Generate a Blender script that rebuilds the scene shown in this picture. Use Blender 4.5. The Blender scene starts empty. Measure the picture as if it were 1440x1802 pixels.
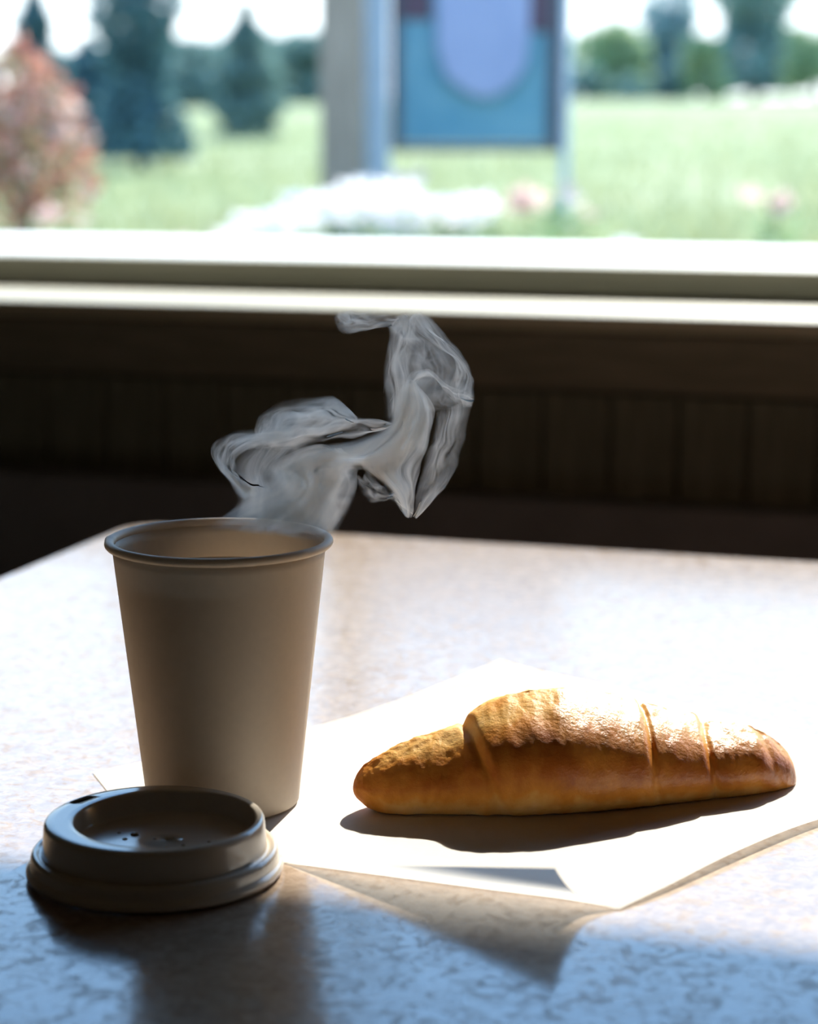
import bpy, bmesh, math, random
from math import sin, cos, tan, pi, radians, sqrt, exp, atan2
from mathutils import Vector, noise

# ------------------------------------------------------------------ camera
F_PX, CX, CY = 3850.0, 720.0, 901.0
PITCH = math.atan(686.0 / F_PX)
YAW = radians(17.48)
CAM = Vector((0.0, 0.0, 1.019))
TABLE_Z = 0.75
SC = bpy.context.scene
COL = SC.collection

cam_d = bpy.data.cameras.new('camera')
cam_d.sensor_fit = 'HORIZONTAL'
cam_d.sensor_width = 36.0
cam_d.lens = F_PX / 1440.0 * 36.0
cam_d.clip_start = 0.02
cam_d.clip_end = 500.0
cam_d.dof.use_dof = True
cam_d.dof.focus_distance = 0.86
cam_d.dof.aperture_fstop = 9.0
cam = bpy.data.objects.new('camera', cam_d)
cam.location = CAM
cam.rotation_euler = (pi / 2 - PITCH, 0, YAW)
COL.objects.link(cam)
SC.camera = cam

# ------------------------------------------------------------------ sky, sun, exposure
SUN_ELEV = radians(39.0)
SUN_AZ = radians(2.0)          # measured from the wall's outward normal (+Y) towards +X
world = bpy.data.worlds.new('sky')
SC.world = world
world.use_nodes = True
wn, wl = world.node_tree.nodes, world.node_tree.links
wn.clear()
wo = wn.new('ShaderNodeOutputWorld')
wb = wn.new('ShaderNodeBackground')
wt = wn.new('ShaderNodeTexCoord')
wsep = wn.new('ShaderNodeSeparateXYZ')
wr = wn.new('ShaderNodeValToRGB')
wl.new(wt.outputs['Generated'], wsep.inputs[0])
wl.new(wsep.outputs['Z'], wr.inputs[0])
el = wr.color_ramp.elements
el[0].position = 0.0; el[0].color = (0.93, 0.96, 0.98, 1)
el[1].position = 1.0; el[1].color = (0.16, 0.36, 0.80, 1)
for p, c in ((0.06, (0.88, 0.96, 1.03)), (0.20, (0.56, 0.85, 1.20)), (0.42, (0.36, 0.68, 1.20))):
    e = el.new(p); e.color = (*c, 1)
wl.new(wr.outputs[0], wb.inputs[0])
wb.inputs[1].default_value = 1.3
wl.new(wb.outputs[0], wo.inputs[0])

sun_d = bpy.data.lights.new('sun', 'SUN')
sun_d.energy = 6.0
sun_d.color = (1.0, 0.93, 0.82)
sun_d.angle = radians(0.7)
sun = bpy.data.objects.new('sun', sun_d)
sdir = Vector((sin(SUN_AZ) * cos(SUN_ELEV), cos(SUN_AZ) * cos(SUN_ELEV), sin(SUN_ELEV)))
sun.rotation_euler = sdir.to_track_quat('Z', 'Y').to_euler()
sun.location = (0, 6, 6)
COL.objects.link(sun)

SC.view_settings.view_transform = 'Standard'
SC.view_settings.look = 'None'
SC.view_settings.exposure = 1.2
SC.view_settings.gamma = 1.0
SC.view_settings.use_curve_mapping = False
SC.cycles.use_denoising = True
SC.cycles.max_bounces = 10
SC.cycles.diffuse_bounces = 6
SC.cycles.volume_bounces = 1
SC.cycles.transparent_max_bounces = 24
SC.cycles.caustics_reflective = False
SC.cycles.caustics_refractive = False

# ------------------------------------------------------------------ helpers
R_AX = Vector((cos(YAW), sin(YAW), 0))
H_AX = Vector((-sin(YAW), cos(YAW), 0))
FWD = H_AX * cos(PITCH) + Vector((0, 0, -sin(PITCH)))
UP = H_AX * sin(PITCH) + Vector((0, 0, cos(PITCH)))

def ray(px, py):
    return FWD + R_AX * ((px - CX) / F_PX) + UP * ((CY - py) / F_PX)

def on_z(px, py, z=TABLE_Z):
    d = ray(px, py)
    return CAM + d * ((z - CAM.z) / d.z)

def at_d(px, py, D):
    d = ray(px, py)
    return CAM + d * (D / d.dot(H_AX))

def at_y(px, py, Y):
    d = ray(px, py)
    return CAM + d * (Y / d.y)

def tag(o, label=None, cat=None, group=None, kind=None):
    if label: o['label'] = label
    if cat: o['category'] = cat
    if group: o['group'] = group
    if kind: o['kind'] = kind
    return o

def empty(name, loc=(0, 0, 0), rz=0.0):
    o = bpy.data.objects.new(name, None)
    o.location = loc
    o.rotation_euler = (0, 0, rz)
    o.empty_display_size = 0.02
    COL.objects.link(o)
    return o

def mk(name, verts, faces, mat, parent=None, smooth=False, loc=None):
    me = bpy.data.meshes.new(name)
    me.from_pydata([tuple(v) for v in verts], [], faces)
    me.update()
    if smooth:
        me.polygons.foreach_set('use_smooth', [True] * len(me.polygons))
    if mat: me.materials.append(mat)
    o = bpy.data.objects.new(name, me)
    if loc is not None: o.location = loc
    COL.objects.link(o)
    if parent: o.parent = parent
    return o

def mk_bm(name, bm, mat, parent=None, smooth=False, loc=None):
    me = bpy.data.meshes.new(name)
    bmesh.ops.recalc_face_normals(bm, faces=bm.faces)
    bm.to_mesh(me); bm.free()
    if smooth:
        me.polygons.foreach_set('use_smooth', [True] * len(me.polygons))
    if mat: me.materials.append(mat)
    o = bpy.data.objects.new(name, me)
    if loc is not None: o.location = loc
    COL.objects.link(o)
    if parent: o.parent = parent
    return o

def bm_box(bm, x0, x1, y0, y1, z0, z1, bevel=0.0):
    vs = [bm.verts.new((x, y, z)) for x in (x0, x1) for y in (y0, y1) for z in (z0, z1)]
    idx = [(0, 1, 3, 2), (4, 6, 7, 5), (0, 4, 5, 1), (2, 3, 7, 6), (0, 2, 6, 4), (1, 5, 7, 3)]
    fs = [bm.faces.new([vs[i] for i in f]) for f in idx]
    if bevel > 0:
        es = set(e for f in fs for e in f.edges)
        bmesh.ops.bevel(bm, geom=list(es), offset=bevel, segments=2, affect='EDGES', profile=0.5)

def box(name, x0, x1, y0, y1, z0, z1, mat, parent=None, bevel=0.0):
    bm = bmesh.new()
    bm_box(bm, x0, x1, y0, y1, z0, z1, bevel)
    return mk_bm(name, bm, mat, parent)

def rings_mesh(rings, closed_ends=(False, False)):
    n = len(rings[0]); V = []; Fc = []
    for r in rings: V += r
    for i in range(len(rings) - 1):
        for j in range(n):
            k = (j + 1) % n
            Fc.append((i * n + j, i * n + k, (i + 1) * n + k, (i + 1) * n + j))
    if closed_ends[0]: Fc.append(tuple(reversed(range(n))))
    if closed_ends[1]: Fc.append(tuple(range((len(rings) - 1) * n, len(rings) * n)))
    return V, Fc

def lathe(profile, n=96, ends=(False, False)):
    rings = []
    for p in profile:
        r, z = p[0], p[1]
        ox, oy = (p[2], p[3]) if len(p) > 2 else (0, 0)
        rings.append([(ox + r * cos(2 * pi * j / n), oy + r * sin(2 * pi * j / n), z) for j in range(n)])
    return rings_mesh(rings, ends)

def catmull(pts, t):
    n = len(pts) - 1
    x = min(max(t, 0), 1) * n
    i = min(int(x), n - 1); f = x - i
    p0, p1, p2, p3 = pts[max(i - 1, 0)], pts[i], pts[i + 1], pts[min(i + 2, n)]
    return tuple(0.5 * (2 * b + (c - a) * f + (2 * a - 5 * b + 4 * c - d) * f * f + (3 * b - a - 3 * c + d) * f ** 3)
                 for a, b, c, d in zip(p0, p1, p2, p3))

def polyline(pts, t):
    n = len(pts) - 1
    x = min(max(t, 0), 1) * n
    i = min(int(x), n - 1); f = x - i
    return tuple(a + (b - a) * f for a, b in zip(pts[i], pts[i + 1]))

def interp(tab, x):
    if x <= tab[0][0]: return tab[0][1]
    for (a, b), (c, d) in zip(tab, tab[1:]):
        if x <= c: return b + (d - b) * (x - a) / (c - a)
    return tab[-1][1]

# ------------------------------------------------------------------ materials
def mat_new(name):
    m = bpy.data.materials.new(name)
    m.use_nodes = True
    nt = m.node_tree
    return m, nt, nt.nodes['Principled BSDF'], nt.nodes['Material Output']

def noise_color(nt, b, c1, c2, scale, detail=4, rough=0.55, lo=0.35, hi=0.65, coord='Object', stretch=None, dist=0.0):
    tc = nt.nodes.new('ShaderNodeTexCoord')
    mp = nt.nodes.new('ShaderNodeMapping')
    if stretch: mp.inputs['Scale'].default_value = stretch
    nz = nt.nodes.new('ShaderNodeTexNoise')
    nz.inputs['Scale'].default_value = scale
    nz.inputs['Detail'].default_value = detail
    nz.inputs['Roughness'].default_value = rough
    nz.inputs['Distortion'].default_value = dist
    rp = nt.nodes.new('ShaderNodeValToRGB')
    rp.color_ramp.elements[0].position = lo; rp.color_ramp.elements[0].color = (*c1, 1)
    rp.color_ramp.elements[1].position = hi; rp.color_ramp.elements[1].color = (*c2, 1)
    L = nt.links
    L.new(tc.outputs[coord], mp.inputs[0]); L.new(mp.outputs[0], nz.inputs['Vector'])
    L.new(nz.outputs['Fac'], rp.inputs[0])
    if b: L.new(rp.outputs[0], b.inputs['Base Color'])
    return nz, rp, mp

def add_bump(nt, b, height_out, strength, dist):
    bp = nt.nodes.new('ShaderNodeBump')
    bp.inputs['Strength'].default_value = strength
    bp.inputs['Distance'].default_value = dist
    nt.links.new(height_out, bp.inputs['Height'])
    nt.links.new(bp.outputs[0], b.inputs['Normal'])
    return bp

def simple(name, c1, c2, scale=20, rough=0.6, bump=0.0, bdist=0.001, spec=0.5, stretch=None, coord='Object'):
    m, nt, b, o = mat_new(name)
    nz, rp, mp = noise_color(nt, b, c1, c2, scale, stretch=stretch, coord=coord)
    b.inputs['Roughness'].default_value = rough
    b.inputs['Specular IOR Level'].default_value = spec
    if bump: add_bump(nt, b, nz.outputs['Fac'], bump, bdist)
    return m

M = {}
# table: warm brown-grey laminate with a mottled, glossy finish
m, nt, b, o = mat_new('table_laminate'); M['table'] = m
nz, rp, mp = noise_color(nt, b, (0.30, 0.212, 0.15), (0.42, 0.315, 0.23), 190, 6, 0.62, 0.36, 0.62, stretch=(1, 1, 1), dist=0.8)
nz2 = nt.nodes.new('ShaderNodeTexNoise'); nz2.inputs['Scale'].default_value = 130; nz2.inputs['Detail'].default_value = 7
nz2.inputs['Roughness'].default_value = 0.65; nz2.inputs['Distortion'].default_value = 1.2
nt.links.new(mp.outputs[0], nz2.inputs['Vector'])
rr = nt.nodes.new('ShaderNodeMapRange')
rr.inputs[1].default_value = 0.38; rr.inputs[2].default_value = 0.62
rr.inputs[3].default_value = 0.08; rr.inputs[4].default_value = 0.24
nt.links.new(nz2.outputs['Fac'], rr.inputs[0]); nt.links.new(rr.outputs[0], b.inputs['Roughness'])
rs = nt.nodes.new('ShaderNodeMapRange')
rs.inputs[1].default_value = 0.47; rs.inputs[2].default_value = 0.60
rs.inputs[3].default_value = 0.55; rs.inputs[4].default_value = 0.12
nt.links.new(nz2.outputs['Fac'], rs.inputs[0]); nt.links.new(rs.outputs[0], b.inputs['Specular IOR Level'])
b.inputs['IOR'].default_value = 1.75
add_bump(nt, b, nz2.outputs['Fac'], 0.12, 0.0006)

M['table_edge'] = simple('table_edge_band', (0.30, 0.15, 0.09), (0.42, 0.22, 0.13), 40, 0.45)
M['dark_metal'] = simple('dark_metal', (0.02, 0.02, 0.022), (0.04, 0.04, 0.042), 60, 0.4)
M['wall_paint'] = simple('dark_wall_paint', (0.136, 0.141, 0.120), (0.170, 0.175, 0.150), 8, 0.7)
M['plank'] = simple('dark_stained_plank', (0.153, 0.165, 0.135), (0.212, 0.228, 0.190), 30, 0.6, 0.2, 0.001, stretch=(6, 6, 0.6))
M['apron'] = simple('brown_apron_wood', (0.170, 0.170, 0.140), (0.238, 0.228, 0.190), 25, 0.55, 0.2, 0.001, stretch=(0.6, 6, 6))
M['slate'] = simple('slate_paint', (0.220, 0.230, 0.270), (0.280, 0.290, 0.340), 12, 0.6)
M['cream'] = simple('cream_sill_paint', (0.476, 0.468, 0.391), (0.544, 0.535, 0.459), 10, 0.45, stretch=(0.5, 4, 4))
M['frame'] = simple('olive_frame_paint', (0.42, 0.42, 0.35), (0.50, 0.50, 0.42), 10, 0.5, stretch=(0.5, 4, 4))
M['ledge'] = simple('pale_ledge', (0.78, 0.78, 0.76), (0.86, 0.86, 0.85), 9, 0.8)
M['ceiling'] = simple('ceiling_paint', (0.22, 0.18, 0.145), (0.26, 0.22, 0.18), 5, 0.9)
M['room'] = simple('room_paint', (0.18, 0.135, 0.10), (0.22, 0.165, 0.12), 5, 0.9)
M['floor'] = simple('dark_floor', (0.06, 0.05, 0.045), (0.10, 0.085, 0.075), 6, 0.5)

# window glass: thin pane, passes light, mirrors a little at grazing angles
m = bpy.data.materials.new('window_glass'); m.use_nodes = True; M['glass'] = m
nt = m.node_tree; nt.nodes.clear()
og = nt.nodes.new('ShaderNodeOutputMaterial'); mx = nt.nodes.new('ShaderNodeMixShader')
tr = nt.nodes.new('ShaderNodeBsdfTransparent'); gl = nt.nodes.new('ShaderNodeBsdfGlossy'); fr = nt.nodes.new('ShaderNodeFresnel')
tr.inputs[0].default_value = (0.97, 0.985, 0.98, 1); gl.inputs['Roughness'].default_value = 0.02
fr.inputs[0].default_value = 1.45
nt.links.new(fr.outputs[0], mx.inputs[0]); nt.links.new(tr.outputs[0], mx.inputs[1]); nt.links.new(gl.outputs[0], mx.inputs[2])
nt.links.new(mx.outputs[0], og.inputs[0])

# paper cup: white paperboard, a little light comes through
def translucent_paper(name, col, trans_col, fac, rough=0.6, bump=0.05, scale=300):
    m, nt, b, o = mat_new(name)
    nz, rp, mp = noise_color(nt, b, tuple(c * 0.96 for c in col), col, scale, 3)
    b.inputs['Roughness'].default_value = rough
    b.inputs['Specular IOR Level'].default_value = 0.35
    add_bump(nt, b, nz.outputs['Fac'], bump, 0.0005)
    t = nt.nodes.new('ShaderNodeBsdfTranslucent'); t.inputs[0].default_value = (*trans_col, 1)
    x = nt.nodes.new('ShaderNodeMixShader'); x.inputs[0].default_value = fac
    nt.links.new(b.outputs[0], x.inputs[1]); nt.links.new(t.outputs[0], x.inputs[2])
    nt.links.new(x.outputs[0], o.inputs[0])
    return m
M['cup'] = translucent_paper('cup_paperboard', (0.66, 0.565, 0.455), (0.90, 0.77, 0.62), 0.22, 0.5)
M['sheet'] = translucent_paper('white_sheet_paper', (0.90, 0.89, 0.87), (0.97, 0.965, 0.95), 0.5, 0.75, 0.15, 500)
m, nt, b, o = mat_new('lid_plastic'); M['lid'] = m
noise_color(nt, b, (0.60, 0.52, 0.43), (0.63, 0.55, 0.46), 30)
b.inputs['Roughness'].default_value = 0.16
b.inputs['Specular IOR Level'].default_value = 0.8
m, nt, b, o = mat_new('milky_coffee'); M['coffee'] = m
noise_color(nt, b, (0.60, 0.46, 0.31), (0.74, 0.62, 0.46), 60, 5)
b.inputs['Roughness'].default_value = 0.15
m, nt, b, o = mat_new('water'); M['drop'] = m
noise_color(nt, b, (0.30, 0.22, 0.15), (0.42, 0.33, 0.24), 90)
b.inputs['Roughness'].default_value = 0.05

# croissant crust
m, nt, b, o = mat_new('croissant_crust'); M['crust'] = m
L = nt.links
at = nt.nodes.new('ShaderNodeAttribute'); at.attribute_name = 'bake_lit'  # crust browning, plus sunlight painted into the top
nz, rp, mp = noise_color(nt, None, (0, 0, 0), (1, 1, 1), 55, 6, 0.6, 0.2, 0.8)
ad = nt.nodes.new('ShaderNodeMath'); ad.operation = 'MULTIPLY_ADD'
ad.inputs[1].default_value = 0.42
L.new(rp.outputs[0], ad.inputs[0]); L.new(at.outputs['Fac'], ad.inputs[2])
cr = nt.nodes.new('ShaderNodeValToRGB')
e = cr.color_ramp.elements
e[0].position = 0.15; e[0].color = (0.86, 0.58, 0.26, 1)
e[1].position = 1.0; e[1].color = (0.36, 0.10, 0.015, 1)
for p, c in ((0.42, (0.78, 0.42, 0.12)), (0.66, (0.64, 0.25, 0.04))):
    q = e.new(p); q.color = (*c, 1)
L.new(ad.outputs[0], cr.inputs[0]); L.new(cr.outputs[0], b.inputs['Base Color'])
b.inputs['Roughness'].default_value = 0.5
b.inputs['Coat Weight'].default_value = 0.22
b.inputs['Specular IOR Level'].default_value = 0.03
gz_ = nt.nodes.new('ShaderNodeAttribute'); gz_.attribute_name = 'glaze'
L.new(gz_.outputs['Fac'], b.inputs['Coat Weight'])
b.inputs['Coat Roughness'].default_value = 0.24
b.inputs['Subsurface Weight'].default_value = 0.12
b.inputs['Subsurface Radius'].default_value = (1.0, 0.4, 0.12)
b.inputs['Subsurface Scale'].default_value = 0.006
nf = nt.nodes.new('ShaderNodeTexNoise'); nf.inputs['Scale'].default_value = 420; nf.inputs['Detail'].default_value = 5
nf.inputs['Roughness'].default_value = 0.65
tcx = nt.nodes.new('ShaderNodeTexCoord'); L.new(tcx.outputs['Object'], nf.inputs['Vector'])
bp = add_bump(nt, b, nf.outputs['Fac'], 0.5, 0.0010)
L.new(bp.outputs[0], b.inputs['Coat Normal'])

# outdoors
def foliage(name, c1, c2, scale=6):
    m, nt, b, o = mat_new(name)
    noise_color(nt, b, c1, c2, scale, 3)
    b.inputs['Roughness'].default_value = 0.7
    b.inputs['Specular IOR Level'].default_value = 0.2
    t = nt.nodes.new('ShaderNodeBsdfTranslucent'); t.inputs[0].default_value = (*[min(1, c * 1.1) for c in c2], 1)
    x = nt.nodes.new('ShaderNodeMixShader'); x.inputs[0].default_value = 0.35
    nt.links.new(b.outputs[0], x.inputs[1]); nt.links.new(t.outputs[0], x.inputs[2])
    nt.links.new(x.outputs[0], o.inputs[0])
    return m
M['grass'] = foliage('meadow_grass', (0.219, 0.287, 0.114), (0.339, 0.365, 0.209), 1.5)
M['meadow'] = simple('meadow_ground', (0.172, 0.231, 0.096), (0.282, 0.297, 0.173), 0.9, 0.95, spec=0.1)
M['conifer'] = foliage('dark_conifer_needles', (0.063, 0.131, 0.152), (0.105, 0.211, 0.219), 5)  # teal shift puts outdoor haze into the needle colour
M['far_dark'] = foliage('far_dark_leaves', (0.111, 0.189, 0.178), (0.178, 0.279, 0.244), 0.8)  # far leaf colours lightened to paint in haze
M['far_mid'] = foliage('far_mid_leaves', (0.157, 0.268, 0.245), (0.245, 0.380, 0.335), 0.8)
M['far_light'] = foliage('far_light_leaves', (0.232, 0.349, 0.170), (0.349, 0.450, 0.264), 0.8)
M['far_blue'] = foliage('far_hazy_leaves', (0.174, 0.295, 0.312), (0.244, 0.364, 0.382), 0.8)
M['red_leaf'] = foliage('red_leaves', (0.409, 0.134, 0.104), (0.558, 0.283, 0.209), 14)
M['olive_leaf'] = foliage('olive_leaves', (0.217, 0.186, 0.087), (0.322, 0.279, 0.161), 14)
M['pink_petal'] = foliage('pink_petals', (0.651, 0.417, 0.399), (0.781, 0.608, 0.573), 14)
M['white_petal'] = foliage('white_petals', (0.817, 0.769, 0.750), (0.913, 0.883, 0.865), 14)
M['green_leaf'] = foliage('green_leaves', (0.150, 0.286, 0.123), (0.273, 0.409, 0.205), 14)
M['bark'] = simple('bark', (0.062, 0.053, 0.043), (0.105, 0.087, 0.074), 8, 0.9)
M['post_wood'] = simple('weathered_post_wood', (0.253, 0.206, 0.164), (0.338, 0.280, 0.230), 10, 0.8, stretch=(6, 6, 0.8))
M['steel'] = simple('pale_painted_steel', (0.401, 0.484, 0.590), (0.464, 0.547, 0.653), 10, 0.4)
M['sign_frame'] = simple('dark_sign_frame', (0.053, 0.062, 0.087), (0.074, 0.081, 0.112), 10, 0.5)
M['sign_blue'] = simple('blue_sign_paint', (0.081, 0.248, 0.360), (0.136, 0.310, 0.409), 9, 0.5)
M['sign_lavender'] = simple('lavender_sign_paint', (0.260, 0.310, 0.496), (0.298, 0.347, 0.533), 9, 0.5)
M['sign_maroon'] = simple('maroon_sign_paint', (0.074, 0.043, 0.074), (0.105, 0.062, 0.099), 9, 0.5)

# ------------------------------------------------------------------ room shell
WX0, WX1 = -2.3, 1.7           # room extents along the window wall
WY = 1.80                      # inner face of the window wall
WYO = 2.06                     # outer face
RZ = 2.5
BACK = -2.6
WINX0, WINX1 = -1.95, 1.15
SILL_Z = CAM.z - 0.158
HEAD_Z = 1.855

def struct(o): o['kind'] = 'structure'; return o

struct(box('floor', WX0, WX1, BACK, WYO, -0.08, 0.0, M['floor']))
struct(box('ceiling', WX0, WX1, BACK, WYO, RZ, RZ + 0.08, M['ceiling']))
struct(box('wall_left', WX0 - 0.1, WX0, BACK, WYO, 0, RZ, M['room']))
struct(box('wall_right', WX1, WX1 + 0.1, BACK, WYO, 0, RZ, M['room']))
struct(box('wall_back', WX0, WX1, BACK - 0.1, BACK, 0, RZ, M['room']))
wall = bmesh.new()
bm_box(wall, WX0, WX1, WY, WYO, 0, SILL_Z - 0.014)
bm_box(wall, WX0, WX1, WY, WYO, HEAD_Z, RZ)
bm_box(wall, WX0, WINX0, WY, WYO, SILL_Z - 0.014, HEAD_Z)
bm_box(wall, WINX1, WX1, WY, WYO, SILL_Z - 0.014, HEAD_Z)
wf = struct(mk_bm('wall_front', wall, M['wall_paint']))
# vertical boards on the wall below the window
pw = 0.058
bm = bmesh.new(); bm_box(bm, 0.0008, pw - 0.0008, -0.014, 0.0, 0.10, 0.795, 0.003)
first = None
n = int((WX1 - WX0) / pw)
for i in range(n):
    if first is None:
        first = mk_bm('plank', bm, M['plank'], wf); p = first
    else:
        p = first.copy(); COL.objects.link(p); p.parent = wf
    p.location = (WX0 + i * pw, WY, 0)
ap = struct(box('trim_1', WX0, WX1, WY - 0.018, WY, 0.797, SILL_Z - 0.015, M['apron'], bevel=0.002))
tb = struct(box('trim_2', WX0, WX1, WY - 0.05, WY - 0.0145, 0.0, 0.708, M['slate'], bevel=0.003))

# window: stool board, frame, panes, outside ledge
win = empty('window_1', (0, WY, SILL_Z)); struct(win)
def wbox(name, x0, x1, y0, y1, z0, z1, mat, bevel=0.002):
    return box(name, x0, x1, y0 - WY, y1 - WY, z0 - SILL_Z, z1 - SILL_Z, mat, win, bevel)
FY = 1.955
RAIL = 0.029
wbox('sill_board', WINX0 - 0.04, WINX1 + 0.04, 1.783, FY, SILL_Z - 0.014, SILL_Z, M['cream'], 0.003)
wbox('bottom_rail', WINX0, WINX1, FY, FY + 0.05, SILL_Z, SILL_Z + RAIL, M['frame'])
wbox('rail_bead', WINX0, WINX1, FY - 0.006, FY, SILL_Z + 0.008, SILL_Z + 0.016, M['frame'], 0.001)
wbox('top_rail', WINX0, WINX1, FY, FY + 0.05, HEAD_Z - 0.04, HEAD_Z, M['frame'])
for x in (WINX0, WINX1 - 0.04):
    wbox('side_stile', x, x + 0.04, FY, FY + 0.05, SILL_Z + RAIL, HEAD_Z - 0.04, M['frame'])
wbox('pane', WINX0 + 0.04, WINX1 - 0.04, FY + 0.022, FY + 0.026, SILL_Z + RAIL, HEAD_Z - 0.04, M['glass'], 0)
bm = bmesh.new()
x0, x1 = WINX0 - 0.05, WINX1 + 0.05
z1 = SILL_Z + RAIL
vs = [(x, y - WY, z - SILL_Z) for x in (x0, x1) for y, z in ((FY + 0.05, z1 - 0.08), (FY + 0.05, z1), (2.36, z1 - 0.002), (2.36, z1 - 0.08))]
V = [bm.verts.new(v) for v in vs]
for f in ((0, 1, 2, 3), (7, 6, 5, 4), (0, 4, 5, 1), (1, 5, 6, 2), (2, 6, 7, 3), (3, 7, 4, 0)): bm.faces.new([V[i] for i in f])
mk_bm('outer_ledge', bm, M['ledge'], win)

# ------------------------------------------------------------------ table
TX0, TX1, TY0, TY1 = -0.62, 0.75, 0.36, 1.347
tab = empty('table', ((TX0 + TX1) / 2, (TY0 + TY1) / 2, 0))
tag(tab, 'brown mottled glossy table carrying the cup and the croissant', 'table')
tcx_, tcy_ = tab.location.x, tab.location.y
def rounded(x0, x1, y0, y1, r, k=8):
    pts = []
    for cx, cy, a0 in ((x1 - r, y1 - r, 0), (x0 + r, y1 - r, 90), (x0 + r, y0 + r, 180), (x1 - r, y0 + r, 270)):
        for i in range(k + 1):
            a = radians(a0 + 90 * i / k); pts.append((cx + r * cos(a), cy + r * sin(a)))
    return pts
base = rounded(TX0, TX1, TY0, TY1, 0.030)
inner = rounded(TX0 + 0.0015, TX1 - 0.0015, TY0 + 0.0015, TY1 - 0.0015, 0.0285)
V, Fc = rings_mesh([[(x - tcx_, y - tcy_, TABLE_Z - 0.028) for x, y in base],
                    [(x - tcx_, y - tcy_, TABLE_Z - 0.0015) for x, y in base],
                    [(x - tcx_, y - tcy_, TABLE_Z) for x, y in inner]], (True, True))
mk('tabletop', V, Fc, M['table'], tab)
band = rounded(TX0 - 0.0012, TX1 + 0.0012, TY0 - 0.0012, TY1 + 0.0012, 0.0312)
V, Fc = rings_mesh([[(x - tcx_, y - tcy_, TABLE_Z - 0.028) for x, y in base],
                    [(x - tcx_, y - tcy_, TABLE_Z - 0.028) for x, y in band],
                    [(x - tcx_, y - tcy_, TABLE_Z - 0.002) for x, y in band],
                    [(x - tcx_, y - tcy_, TABLE_Z - 0.002) for x, y in base]])
mk('edge_band', V, Fc, M['table_edge'], tab)
V, Fc = lathe([(0.25, 0), (0.25, 0.012), (0.05, 0.03), (0.038, 0.05), (0.038, 0.70), (0.12, 0.71), (0.12, TABLE_Z - 0.028)], 40, (True, True))
mk('pedestal', V, Fc, M['dark_metal'], tab, True)

# ------------------------------------------------------------------ paper sheet
ZT = TABLE_Z
def gpt(px, py): 
    p = on_z(px, py); return Vector((p.x, p.y))
bot = [gpt(*p) for p in ((262, 1484), (380, 1502), (500, 1520), (690, 1545), (850, 1566), (1000, 1585), (1092, 1602))]
top = [gpt(*p) for p in ((880, 1188), (935, 1195), (1100, 1220), (1290, 1262), (1440, 1298), (1560, 1330), (1690, 1372))]
lef = [gpt(*p) for p in ((262, 1484), (210, 1420), (163, 1361), (330, 1325), (545, 1283), (720, 1235), (880, 1188))]
rig = [gpt(*p) for p in ((1092, 1602), (1180, 1566), (1290, 1515), (1400, 1468), (1480, 1440), (1590, 1405), (1690, 1372))]
NU, NV = 150, 120
org = gpt(900, 1420)
def coons(u, v):
    b_, t_ = Vector(catmull(bot, u)), Vector(catmull(top, u))
    l_, r_ = Vector(polyline(lef, v)), Vector(catmull(rig, v))
    lin = (bot[0] * (1 - u) * (1 - v) + bot[-1] * u * (1 - v) + top[0] * (1 - u) * v + top[-1] * u * v)
    return b_ * (1 - v) + t_ * v + l_ * (1 - u) + r_ * u - lin
ridge_a, ridge_b = gpt(690, 1542), gpt(1070, 1598)
V = []
for j in range(NV + 1):
    for i in range(NU + 1):
        u, v = i / NU, j / NV
        p = coons(u, v)
        h = 0.0003 + 0.0002 * (1 + noise.noise((p.x * 30, p.y * 30, 0.3)))
        # the right-hand edge stands a little off the table
        h += 0.0026 * u ** 8 * max(0.0, sin(pi * min(1.0, v / 0.8))) ** 1.0
        # the far corner does not lie flat
        w2 = exp(-((u) / 0.30) ** 2) * max(0, (v - 0.72) / 0.28)
        h += 0.0075 * w2 * w2 ** 0.3
        V.append((p.x - org.x, p.y - org.y, h))
Fc = [(j * (NU + 1) + i, j * (NU + 1) + i + 1, (j + 1) * (NU + 1) + i + 1, (j + 1) * (NU + 1) + i) for j in range(NV) for i in range(NU)]
# the corner nearest the viewer is bent up along a crease and stands off the table
K = Vector(at_d(977, 1528, 0.703))
c0, c1 = gpt(500, 1520), gpt(1092, 1602)
edge = [gpt(500, 1520), gpt(690, 1545), gpt(850, 1566), gpt(1000, 1585), gpt(1092, 1602)]
outl = [Vector((c0.x, c0.y, ZT))] + [Vector((c0.x, c0.y, ZT)).lerp(K, t) for t in (0.3, 0.6, 0.85)] + [K]
rt = [Vector(at_d(1000, 1562, 0.714)), Vector(at_d(1030, 1582, 0.721)), Vector((c1.x, c1.y, ZT))]
NS_, NT_ = 60, 14
base_i = len(V)
for i in range(NS_ + 1):
    s_ = i / NS_
    if s_ < 0.80: o3 = Vector(catmull(outl, s_ / 0.80))
    else: o3 = Vector(catmull([K] + rt, (s_ - 0.80) / 0.20))
    e2 = catmull(edge, s_); e3 = Vector((e2[0], e2[1], ZT + 0.0005))
    for j in range(NT_ + 1):
        t = j / NT_
        q = e3.lerp(o3, t)
        sag = 0.0028 * sin(pi * t) * (q.z - ZT) / 0.0225 * -1
        V.append((q.x - org.x, q.y - org.y, max(q.z + sag - ZT, 0.0004)))
for i in range(NS_):
    for j in range(NT_):
        a = base_i + i * (NT_ + 1) + j
        Fc.append((a, a + 1, a + NT_ + 2, a + NT_ + 1))
sheet = mk('paper_sheet', V, Fc, M['sheet'], None, True, (org.x, org.y, ZT))
tag(sheet, 'white crinkled paper sheet lying under the cup and the croissant', 'paper')

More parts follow.
